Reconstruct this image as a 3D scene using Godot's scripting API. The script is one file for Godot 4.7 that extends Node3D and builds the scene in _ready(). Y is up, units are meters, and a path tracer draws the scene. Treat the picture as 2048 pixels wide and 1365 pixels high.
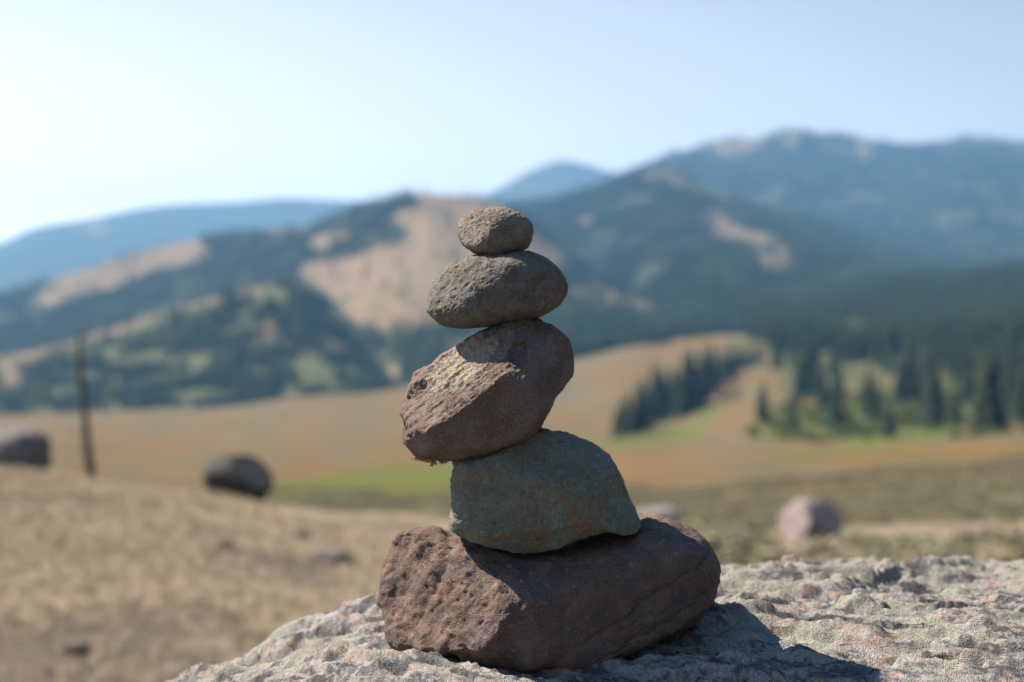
extends Node3D
# A balanced cairn of five stones on a lichen-covered boulder, with a hazy mountain valley behind it.

const F := 2844.0            # focal length of the lens in photograph pixels (50 mm on a 36 mm wide frame)
const EYE := Vector3(0, 1.45, 0)
const SUN_FROM := Vector3(-0.59, 0.775, -0.225)
const HORIZON := 640.0

var cam_basis: Basis
var rng := RandomNumberGenerator.new()
var n1 := FastNoiseLite.new()   # smooth fractal noise, unit frequency
var n2 := FastNoiseLite.new()   # plain noise
var n3 := FastNoiseLite.new()   # cellular distance
var n4 := FastNoiseLite.new()   # ridged
var n5 := FastNoiseLite.new()   # rough fractal noise
var tex := {}

# ------------------------------------------------------------------ helpers

func lin(r: float, g: float, b: float) -> Color:
	return Color(r, g, b).linear_to_srgb()

# a point of the place: seen at that pixel of the photograph, that many metres in front of the lens
func at(px: float, py: float, depth: float) -> Vector3:
	return EYE + cam_basis * Vector3((px - 1024.0) / F * depth, (682.5 - py) / F * depth, -depth)

func tag(o: Node3D, label: String, category: String, group := "") -> void:
	o.set_meta("label", label)
	o.set_meta("category", category)
	if group:
		o.set_meta("group", group)

func thing(called: String, where: Vector3, label: String, category: String, group := "") -> Node3D:
	var o := Node3D.new()
	o.name = called
	add_child(o, true)
	o.position = where
	tag(o, label, category, group)
	return o

func obj(called: String, mesh: Mesh, mat: Material, parent: Node3D = self) -> MeshInstance3D:
	var o := MeshInstance3D.new()
	o.name = called
	o.mesh = mesh
	o.material_override = mat
	parent.add_child(o, true)
	return o

func setting(called: String, mesh: Mesh, mat: Material) -> MeshInstance3D:
	var o := obj(called, mesh, mat)
	o.set_meta("kind", "structure")
	return o

func scatter(called: String, mesh: Mesh, mat: Material, where: Array, tint: Array, label: String, category: String) -> void:
	var mm := MultiMesh.new()
	mm.transform_format = MultiMesh.TRANSFORM_3D
	mm.use_colors = true
	mm.mesh = mesh
	mm.instance_count = where.size()
	for i in where.size():
		mm.set_instance_transform(i, where[i])
		mm.set_instance_color(i, tint[i])
	var o := MultiMeshInstance3D.new()
	o.name = called
	o.multimesh = mm
	o.material_override = mat
	add_child(o, true)
	o.set_meta("kind", "stuff")
	tag(o, label, category)

# a grid of nu x nv points as a smooth sheet; wrap joins the last column to the first
func grid_mesh(nu: int, nv: int, pos: PackedVector3Array, col: PackedColorArray, wrap: bool, outside := Vector3.INF) -> ArrayMesh:
	var nrm := grid_normals(nu, nv, pos, wrap, outside)
	var idx := PackedInt32Array()
	var cols := nu if wrap else nu - 1
	idx.resize(cols * (nv - 1) * 6)
	# orientation from a middle quad
	var mj := nv / 2
	var mi := nu / 3
	var a0 := pos[mj * nu + mi]
	var g := (pos[(mj + 1) * nu + mi] - a0).cross(pos[mj * nu + mi + 1] - a0)
	var straight := g.dot(nrm[mj * nu + mi]) > 0.0
	var k := 0
	for j in nv - 1:
		for i in cols:
			var i2 := (i + 1) % nu
			var a := j * nu + i
			var b := j * nu + i2
			var c := (j + 1) * nu + i
			var d := (j + 1) * nu + i2
			if straight:
				idx[k] = a; idx[k + 1] = b; idx[k + 2] = c
				idx[k + 3] = b; idx[k + 4] = d; idx[k + 5] = c
			else:
				idx[k] = a; idx[k + 1] = c; idx[k + 2] = b
				idx[k + 3] = b; idx[k + 4] = c; idx[k + 5] = d
			k += 6
	var arr := []
	arr.resize(Mesh.ARRAY_MAX)
	arr[Mesh.ARRAY_VERTEX] = pos
	arr[Mesh.ARRAY_NORMAL] = nrm
	arr[Mesh.ARRAY_COLOR] = col
	arr[Mesh.ARRAY_INDEX] = idx
	var m := ArrayMesh.new()
	m.add_surface_from_arrays(Mesh.PRIMITIVE_TRIANGLES, arr)
	return m

# normals of such a grid; they point away from the grid's middle, or up for open sheets
func grid_normals(nu: int, nv: int, pos: PackedVector3Array, wrap: bool, _outside := Vector3.INF) -> PackedVector3Array:
	var nrm := PackedVector3Array()
	nrm.resize(nu * nv)
	for j in nv:
		var ja := maxi(j - 1, 0) * nu
		var jb := mini(j + 1, nv - 1) * nu
		for i in nu:
			var ia := (i - 1 + nu) % nu if wrap else maxi(i - 1, 0)
			var ib := (i + 1) % nu if wrap else mini(i + 1, nu - 1)
			nrm[j * nu + i] = (pos[jb + i] - pos[ja + i]).cross(pos[j * nu + ib] - pos[j * nu + ia]).normalized()
	if wrap:      # the two poles
		for i in nu:
			if pos[0].is_equal_approx(pos[1]):
				nrm[i] = nrm[nu + i]
				nrm[(nv - 1) * nu + i] = nrm[(nv - 2) * nu + i]
	var flip := 1.0
	var m := (nv / 2) * nu + nu / 3
	var ref := Vector3.UP
	if wrap:
		var c := Vector3.ZERO
		for i in nu:
			c += pos[(nv / 2) * nu + i]
		ref = pos[m] - c / nu
	if nrm[m].dot(ref) < 0.0:
		flip = -1.0
	if flip < 0.0:
		for i in nrm.size():
			nrm[i] = -nrm[i]
	return nrm

func lut(pts: Array, x: float, k := 1) -> float:
	if x <= pts[0][0]:
		return pts[0][k]
	for i in pts.size() - 1:
		if x <= pts[i + 1][0]:
			var t: float = (x - pts[i][0]) / (pts[i + 1][0] - pts[i][0])
			return lerpf(pts[i][k], pts[i + 1][k], t)
	return pts[-1][k]

func smooth_lut(pts: Array, x: float, k := 1) -> float:
	var n := pts.size()
	if x <= pts[0][0]:
		return pts[0][k]
	if x >= pts[n - 1][0]:
		return pts[n - 1][k]
	var i := 0
	while x > pts[i + 1][0]:
		i += 1
	var a: Array = pts[maxi(i - 1, 0)]
	var d: Array = pts[mini(i + 2, n - 1)]
	var p: Array = pts[i]
	var q: Array = pts[i + 1]
	var span: float = q[0] - p[0]
	var t: float = (x - p[0]) / span
	var ma: float = (q[k] - a[k]) / maxf(q[0] - a[0], 1e-6) * span
	var mb: float = (d[k] - p[k]) / maxf(d[0] - p[0], 1e-6) * span
	var t2 := t * t
	var t3 := t2 * t
	return (2 * t3 - 3 * t2 + 1) * p[k] + (t3 - 2 * t2 + t) * ma + (-2 * t3 + 3 * t2) * q[k] + (t3 - t2) * mb

func in_any(polys: Array, p: Vector2) -> bool:
	for poly in polys:
		if Geometry2D.is_point_in_polygon(p, poly):
			return true
	return false

func poly(a: Array) -> PackedVector2Array:
	var out := PackedVector2Array()
	for i in range(0, a.size(), 2):
		out.append(Vector2(a[i], a[i + 1]))
	return out

func make_noise() -> void:
	n1.noise_type = FastNoiseLite.TYPE_SIMPLEX_SMOOTH
	n1.seed = 11
	n1.frequency = 1.0
	n1.fractal_type = FastNoiseLite.FRACTAL_FBM
	n1.fractal_octaves = 4
	n2.noise_type = FastNoiseLite.TYPE_SIMPLEX_SMOOTH
	n2.seed = 5
	n2.frequency = 1.0
	n2.fractal_type = FastNoiseLite.FRACTAL_NONE
	n3.noise_type = FastNoiseLite.TYPE_CELLULAR
	n3.seed = 23
	n3.frequency = 1.0
	n3.fractal_type = FastNoiseLite.FRACTAL_NONE
	n3.cellular_return_type = FastNoiseLite.RETURN_DISTANCE
	n4.noise_type = FastNoiseLite.TYPE_SIMPLEX_SMOOTH
	n4.seed = 31
	n4.frequency = 1.0
	n4.fractal_type = FastNoiseLite.FRACTAL_RIDGED
	n4.fractal_octaves = 3
	n5.noise_type = FastNoiseLite.TYPE_SIMPLEX_SMOOTH
	n5.seed = 47
	n5.frequency = 1.0
	n5.fractal_type = FastNoiseLite.FRACTAL_FBM
	n5.fractal_octaves = 5
	n5.fractal_gain = 0.62

# a repeating picture of noise: bytes 0..255
func noise_bytes(size: int, freq: float, seed_: int, kind: int, octaves := 4) -> PackedByteArray:
	var f := FastNoiseLite.new()
	f.seed = seed_
	f.frequency = freq / size
	f.noise_type = kind
	f.fractal_octaves = octaves
	f.fractal_type = FastNoiseLite.FRACTAL_FBM if octaves > 1 else FastNoiseLite.FRACTAL_NONE
	var im := f.get_seamless_image(size, size, false, false, 0.15, true)
	im.convert(Image.FORMAT_L8)
	return im.get_data()

func picture(size: int, rgb: PackedByteArray) -> ImageTexture:
	return ImageTexture.create_from_image(Image.create_from_data(size, size, false, Image.FORMAT_RGB8, rgb))

func make_textures() -> void:
	var s := 512
	var fine := noise_bytes(s, 64.0, 1, FastNoiseLite.TYPE_SIMPLEX_SMOOTH, 3)
	var mid := noise_bytes(s, 20.0, 2, FastNoiseLite.TYPE_SIMPLEX_SMOOTH, 4)
	var wide := noise_bytes(s, 6.0, 3, FastNoiseLite.TYPE_SIMPLEX_SMOOTH, 4)
	var cell := noise_bytes(s, 46.0, 4, FastNoiseLite.TYPE_CELLULAR, 1)
	var spots := noise_bytes(s, 44.0, 8, FastNoiseLite.TYPE_SIMPLEX_SMOOTH, 2)
	var rock := PackedByteArray()
	var bump := PackedByteArray()
	var grainy := PackedByteArray()
	var soil := PackedByteArray()
	for b in [rock, bump, grainy, soil]:
		b.resize(s * s * 3)
	for i in s * s:
		var f := fine[i] / 255.0 - 0.5
		var m := mid[i] / 255.0 - 0.5
		var w := wide[i] / 255.0 - 0.5
		var c := cell[i] / 255.0
		var p := spots[i] / 255.0
		# fine mineral grain, darker vesicles and a few pale crystals
		var v := 0.74 + 0.26 * f + 0.20 * m + 0.12 * w
		if p > 0.74:
			v += 0.16
		var hole := smoothstep(0.27, 0.17, p)
		v -= hole * 0.26
		v = pow(clampf(v, 0.12, 1.0), 0.4545)
		var warm := 0.05 * m + 0.05 * w
		rock[i * 3] = int(255 * clampf(v + warm, 0, 1))
		rock[i * 3 + 1] = int(255 * v)
		rock[i * 3 + 2] = int(255 * clampf(v - warm, 0, 1))
		var h := clampf(0.5 + 0.42 * f + 0.30 * m - 0.45 * hole, 0, 1)
		bump[i * 3] = int(255 * h); bump[i * 3 + 1] = int(255 * h); bump[i * 3 + 2] = int(255 * h)
		# coarse crystals of the gneiss
		var g := pow(clampf(0.74 + 0.7 * f + 0.4 * (c - 0.4) + 0.2 * m, 0.12, 1.0), 0.4545)
		grainy[i * 3] = int(255 * clampf(g + 0.06 * m, 0, 1))
		grainy[i * 3 + 1] = int(255 * g)
		grainy[i * 3 + 2] = int(255 * clampf(g - 0.04 * m, 0, 1))
		var e := pow(clampf(0.72 + 0.5 * f + 0.4 * m, 0.1, 1.0), 0.4545)
		soil[i * 3] = int(255 * e)
		soil[i * 3 + 1] = int(255 * clampf(e + 0.04 * w, 0, 1))
		soil[i * 3 + 2] = int(255 * clampf(e - 0.08 * w, 0, 1))
	tex.rock = picture(s, rock)
	tex.bump = picture(s, bump)
	tex.grainy = picture(s, grainy)
	tex.soil = picture(s, soil)

func rock_mat(called: String, colour: Texture2D, per_metre: float, relief_cm: float, rough := 0.92, spec := 0.3) -> StandardMaterial3D:
	var m := StandardMaterial3D.new()
	m.resource_name = called
	m.vertex_color_use_as_albedo = true
	m.albedo_texture = colour
	m.roughness = rough
	m.metallic_specular = spec
	m.uv1_triplanar = true
	m.uv1_world_triplanar = true
	m.uv1_scale = Vector3.ONE * per_metre
	m.uv1_triplanar_sharpness = 4.0
	if relief_cm > 0.0:
		m.heightmap_enabled = true
		m.heightmap_texture = tex.bump
		m.heightmap_scale = relief_cm
	return m

func flat_mat(called: String, c: Color, rough := 0.9, tinted := false) -> StandardMaterial3D:
	var m := StandardMaterial3D.new()
	m.resource_name = called
	m.albedo_color = c
	m.roughness = rough
	m.metallic_specular = 0.25
	m.vertex_color_use_as_albedo = tinted
	return m

# ------------------------------------------------------------------ scene

func _ready() -> void:
	rng.seed = 4
	make_noise()
	light_and_lens()
	make_textures()
	make_ground()
	make_hills()
	make_base_boulder()
	make_cairn()
	make_field_rocks()
	make_snag()
	make_trees()
	make_plants()

func light_and_lens() -> void:
	var cam := Camera3D.new()
	cam.name = "camera"
	add_child(cam)
	cam.position = EYE
	cam.rotation.x = -atan((682.5 - HORIZON) / F)
	cam_basis = cam.basis
	cam.near = 0.05
	cam.far = 40000.0
	var att := CameraAttributesPhysical.new()
	att.frustum_focal_length = 50.0
	att.frustum_focus_distance = 0.985
	att.exposure_aperture = 4.9
	cam.attributes = att
	cam.keep_aspect = Camera3D.KEEP_HEIGHT
	cam.fov = rad_to_deg(2.0 * atan(682.5 / F))
	cam.near = 0.05
	cam.far = 40000.0
	cam.current = true

	var sun := DirectionalLight3D.new()
	sun.name = "sun"
	add_child(sun)
	sun.look_at_from_position(SUN_FROM * 10.0, Vector3.ZERO)
	sun.light_energy = 1.6
	sun.light_color = lin(1.0, 0.90, 0.76)
	sun.light_angular_distance = 0.5
	sun.shadow_enabled = true

	var sky := PanoramaSkyMaterial.new()
	sky.panorama = clear_sky()
	var env := Environment.new()
	env.background_mode = Environment.BG_SKY
	env.sky = Sky.new()
	env.sky.sky_material = sky
	env.tonemap_mode = Environment.TONE_MAPPER_LINEAR
	env.tonemap_exposure = 2.85
	env.sdfgi_enabled = true
	env.ssao_enabled = true
	env.ssil_enabled = true
	env.fog_enabled = true
	env.fog_density = 0.00012
	env.fog_light_color = lin(0.28, 0.61, 1.0)
	var we := WorldEnvironment.new()
	we.name = "environment"
	we.environment = env
	add_child(we)

# a clear hazy sky: deep blue overhead, pale at the horizon, brighter towards the sun all round
func clear_sky() -> ImageTexture:
	var w := 512
	var h := 256
	var im := Image.create_empty(w, h, false, Image.FORMAT_RGBF)
	var sun := SUN_FROM.normalized()
	var zenith := Vector3(0.028, 0.066, 0.145)
	var horizon := Vector3(0.76, 0.715, 0.675)
	for j in h:
		var el := PI / 2 - PI * (j + 0.5) / h
		var t := pow(1.0 - maxf(sin(el), 0.0), 5.2)
		for i in w:
			var az := TAU * (i + 0.5) / w
			var d := Vector3(sin(az) * cos(el), sin(el), -cos(az) * cos(el))
			var g := d.dot(sun) * 0.5 + 0.5
			var c := zenith.lerp(horizon, t) * (0.22 + 2.9 * g * g * g)
			im.set_pixel(i, j, Color(c.x, c.y, c.z))
	return ImageTexture.create_from_image(im)

# ------------------------------------------------------------------ the ground

const GD := [1.0, 4.0, 5.5, 8.0, 12.0, 17.0, 24.0, 40.0, 70.0, 120.0, 200.0, 330.0, 560.0, 900.0, 1300.0, 3000.0, 7600.0]
# metres below the lens, per bearing (given as photograph columns) and distance
const GROUND := [
	[-900, [1.45, 1.30, 1.20, 1.15, 1.25, 1.5, 2.9, 6.2, 9.4, 13.0, 19.0, 29, 43, 60, 84, 90, 90]],
	[0, [1.45, 1.42, 1.40, 1.47, 1.62, 1.82, 3.2, 6.5, 9.5, 13.2, 19.3, 29, 43, 60, 84, 90, 90]],
	[350, [1.45, 1.44, 1.45, 1.55, 1.76, 2.08, 3.4, 6.5, 9.5, 13.8, 20.4, 30, 43, 57, 80, 90, 90]],
	[700, [1.45, 1.46, 1.50, 1.65, 1.92, 2.36, 3.5, 6.4, 9.4, 14.2, 21.4, 29.5, 40, 47, 60, 80, 80]],
	[1100, [1.45, 1.46, 1.50, 1.65, 1.98, 2.60, 3.55, 5.7, 9.2, 14.3, 21, 29, 38, 27, 20, 40, 60]],
	[1300, [1.45, 1.46, 1.50, 1.68, 2.02, 2.68, 3.60, 5.7, 9.0, 13.6, 20, 28.5, 36, 16, 0, 20, 60]],
	[1550, [1.45, 1.46, 1.50, 1.68, 2.05, 2.72, 3.62, 5.7, 8.8, 13, 19, 26.5, 26, 8, -10, 10, 60]],
	[1850, [1.45, 1.46, 1.50, 1.68, 2.05, 2.68, 3.50, 5.4, 8.3, 12, 17.5, 25, 19, 0, -30, 0, 60]],
	[2100, [1.45, 1.46, 1.50, 1.66, 2.0, 2.60, 3.35, 5.1, 7.7, 11, 16.5, 23, 13, -6, -40, 0, 60]],
	[3200, [1.45, 1.44, 1.46, 1.6, 1.9, 2.40, 3.0, 4.6, 7.0, 10, 15, 18, 8, -8, -40, 0, 60]],
]
var ground_cols := []

func ground_drop(px: float, d: float) -> float:
	var l := log(d)
	var n := GROUND.size()
	var i := 0
	var x := clampf(px, GROUND[0][0], GROUND[n - 1][0])
	while i < n - 2 and x > GROUND[i + 1][0]:
		i += 1
	var t: float = (x - GROUND[i][0]) / (GROUND[i + 1][0] - GROUND[i][0])
	t = t * t * (3.0 - 2.0 * t)
	return lerpf(smooth_lut(ground_cols[i], l), smooth_lut(ground_cols[i + 1], l), t)

func bearing_px(x: float, z: float) -> float:
	var az := atan2(x, -z)
	return 1024.0 + F * tan(clampf(az, -0.66, 0.66))

func ground_y(x: float, z: float) -> float:
	var px := bearing_px(x, z)
	var d := maxf(sqrt(x * x + z * z) * maxf(cos(clampf(atan2(x, -z), -0.66, 0.66)), 0.5), 1.0)
	return EYE.y - ground_drop(px, d) + rough(x, z, d)

func rough(x: float, z: float, d: float) -> float:
	var a := 0.035 * n1.get_noise_2d(x * 0.7, z * 0.7) * smoothstep(1.5, 6.0, d)
	a += 0.4 * n1.get_noise_2d(x * 0.03, z * 0.03 + 50.0) * smoothstep(30.0, 120.0, d)
	return a

# the ground point seen at a pixel, looking between two distances
func ground_at(px: float, py: float, from: float, to: float) -> Vector3:
	var best := Vector3.ZERO
	var err := INF
	var steps := 40
	var lo := from
	var hi := to
	for turn in 2:
		var at_ := lo
		for k in steps:
			var d := lo * pow(hi / lo, k / (steps - 1.0))
			var x := (px - 1024.0) / F * d
			var y := ground_y(x, -d)
			var p := HORIZON + (EYE.y - y) / d * F
			if absf(p - py) < err:
				err = absf(p - py)
				best = Vector3(x, y, -d)
				at_ = d
		var f := pow(to / from, 1.0 / steps)
		lo = maxf(at_ / f, from)
		hi = minf(at_ * f, to)
		steps = 10
	return best

var lush := []
var wood_right := []
var wood_row := []

# a patch of bare trodden dirt low on the slope
func bare_dirt(x: float, z: float) -> float:
	var e := Vector2((x + 1.7) / 2.0, (z + 5.0) / 2.1)
	return smoothstep(1.25, 0.75, e.length() + 0.35 * n1.get_noise_2d(x * 0.8, z * 0.8))

func ground_colour(p: Vector3, d: float) -> Color:
	var px := bearing_px(p.x, p.z)
	var front := p.z < 0.0
	var dep := maxf(-p.z, 0.5)
	var py := HORIZON + (EYE.y - p.y) / dep * F
	var straw := Color(0.249, 0.198, 0.132)
	var dirt := Color(0.130, 0.104, 0.080)
	var sage := Color(0.115, 0.104, 0.065)
	var rust := Color(0.165, 0.098, 0.042)
	var tan_ := Color(0.160, 0.114, 0.060)
	var green := Color(0.100, 0.120, 0.026)
	var a := n1.get_noise_2d(p.x * 0.55, p.z * 0.55)
	var b := n1.get_noise_2d(p.x * 0.16 + 9.0, p.z * 0.16)
	var c := straw.lerp(dirt, 0.95 * smoothstep(-0.1, 0.4, 0.7 * a + 1.1 * b + 0.75 * bare_dirt(p.x, p.z)))
	# right of the boulder the slope is sagebrush steppe
	var right := smoothstep(850.0, 1250.0, px + 120.0 * b)
	c = c.lerp(sage.lerp(tan_, smoothstep(-0.1, 0.5, a)), right * 0.9)
	# the meadow of the valley
	var far := smoothstep(28.0, 60.0, d)
	if far > 0.0:
		var s := n1.get_noise_2d(p.x * 0.012, p.z * 0.012 + 7.0)
		var u := n1.get_noise_2d(p.x * 0.035 + 31.0, p.z * 0.02)
		var meadow := rust.lerp(tan_, smoothstep(-0.3, 0.35, s + 0.3 * u))
		meadow = meadow.lerp(sage, 0.85 * smoothstep(0.02, 0.28, u + 0.25 * s + 0.25 * smoothstep(90.0, 40.0, d)))
		meadow = meadow.lerp(Color(0.13, 0.115, 0.055), 0.35 * smoothstep(0.0, 0.35, n5.get_noise_2d(p.x * 0.12, p.z * 0.05 + 70.0)))
		if front and in_any(lush, Vector2(px + 60.0 * s, py + 18.0 * u)):
			meadow = meadow.lerp(green, 0.8)
		meadow = meadow.lerp(green * 0.9, 0.55 * smoothstep(0.25, 0.5, n1.get_noise_2d(p.x * 0.02 + 90.0, p.z * 0.011)))
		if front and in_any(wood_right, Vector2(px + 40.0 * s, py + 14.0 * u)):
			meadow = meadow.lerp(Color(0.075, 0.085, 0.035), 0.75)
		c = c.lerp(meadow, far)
	return c

func make_ground() -> void:
	for g in GROUND:
		var col := []
		for k in GD.size():
			col.append([log(GD[k]), float(g[1][k])])
		ground_cols.append(col)
	wood_right = [poly([1540, 690, 1640, 640, 2300, 600, 2300, 830, 1900, 840, 1700, 800, 1570, 790])]
	lush = [poly([540, 975, 620, 948, 760, 938, 900, 930, 960, 950, 900, 985, 700, 1000, 560, 1004]),
		poly([1215, 872, 1290, 862, 1400, 850, 1420, 870, 1330, 892, 1230, 900]),
		poly([1490, 868, 1560, 815, 1700, 800, 1850, 812, 1960, 830, 1900, 878, 1760, 892, 1620, 888]),
		poly([1370, 815, 1440, 800, 1450, 822, 1400, 840])]
	var az := PackedFloat64Array()
	var a := -PI
	while a < PI - 0.002:
		az.append(a)
		a += 0.0032 if absf(a) < 0.42 else 0.035
	var rad := PackedFloat64Array()
	var r := 0.4
	while r < 7800.0:
		rad.append(r)
		r *= 1.022 if r < 1400.0 else 1.15
	var nu := az.size()
	var nv := rad.size()
	var pos := PackedVector3Array()
	var col := PackedColorArray()
	pos.resize(nu * nv)
	col.resize(nu * nv)
	for j in nv:
		for i in nu:
			var x := sin(az[i]) * rad[j]
			var z := -cos(az[i]) * rad[j]
			var p := Vector3(x, ground_y(x, z), z)
			pos[j * nu + i] = p
			col[j * nu + i] = ground_colour(p, rad[j])
	var m := rock_mat("dry_ground", tex.soil, 1.3, 1.2, 1.0, 0.15)
	setting("ground", grid_mesh(nu, nv, pos, col, true, Vector3.UP), m)

# ------------------------------------------------------------------ hills

# ridge: [column, row on the sky line, distance]; foot: [column, distance, metres below the lens]
func hill_y(h: Dictionary, px: float, d: float) -> float:
	var dr := smooth_lut(h.ridge, px, 2)
	var top := EYE.y + (HORIZON - smooth_lut(h.ridge, px, 1)) / F * dr
	var df := lut(h.foot, px, 1)
	var low := EYE.y - lut(h.foot, px, 2)
	if d > dr:
		return top - (d - dr) * 0.35
	var t := (d - df) / (dr - df)
	if t < 0.0:
		return low + (d - df) * 0.35
	var y := lerpf(low, top, pow(t, h.shape))
	var x := (px - 1024.0) / F * d
	var e := sin(PI * clampf(t, 0.0, 1.0))
	return y + (top - low) * e * (h.bumps * n1.get_noise_2d(x * h.freq, d * h.freq) + h.bumps * 0.5 * n4.get_noise_2d(x * h.freq * 1.4, d * h.freq * 0.7))

func hill_mesh(h: Dictionary) -> ArrayMesh:
	var p0: float = h.ridge[0][0]
	var p1: float = h.ridge[-1][0]
	var nu := int((p1 - p0) / 6.0)
	var nv := 110
	var pos := PackedVector3Array()
	var col := PackedColorArray()
	pos.resize(nu * nv)
	col.resize(nu * nv)
	for i in nu:
		var px := lerpf(p0, p1, float(i) / (nu - 1))
		var dr := smooth_lut(h.ridge, px, 2)
		var df := lut(h.foot, px, 1)
		for j in nv:
			var t := -0.06 + 1.30 * j / (nv - 1.0)
			var d := lerpf(df, dr, t)
			var y := hill_y(h, px, d)
			var p := Vector3((px - 1024.0) / F * d, y, -d)
			pos[j * nu + i] = p
			col[j * nu + i] = hill_colour(h, px, p)
	return grid_mesh(nu, nv, pos, col, false)

func hill_bare(h: Dictionary, px: float, p: Vector3, stray := Vector2.ZERO) -> bool:
	var py := HORIZON + (EYE.y - p.y) / -p.z * F
	var w := 30.0
	var q := Vector2(px + w * n5.get_noise_2d(p.x * 0.012, p.z * 0.006), py + w * 0.6 * n5.get_noise_2d(p.x * 0.012 + 40.0, p.z * 0.006))
	return in_any(h.bare, q + stray)

func hill_colour(h: Dictionary, px: float, p: Vector3) -> Color:
	var s := n1.get_noise_2d(p.x * 0.01, p.z * 0.01)
	if hill_bare(h, px, p):
		return Color(0.158, 0.108, 0.068).lerp(Color(0.125, 0.098, 0.058), smoothstep(-0.3, 0.4, s))
	return (h.floor as Color).lerp(Color(0.052, 0.052, 0.026), 0.35 * smoothstep(0.0, 0.5, s))

var hills := {}

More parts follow.
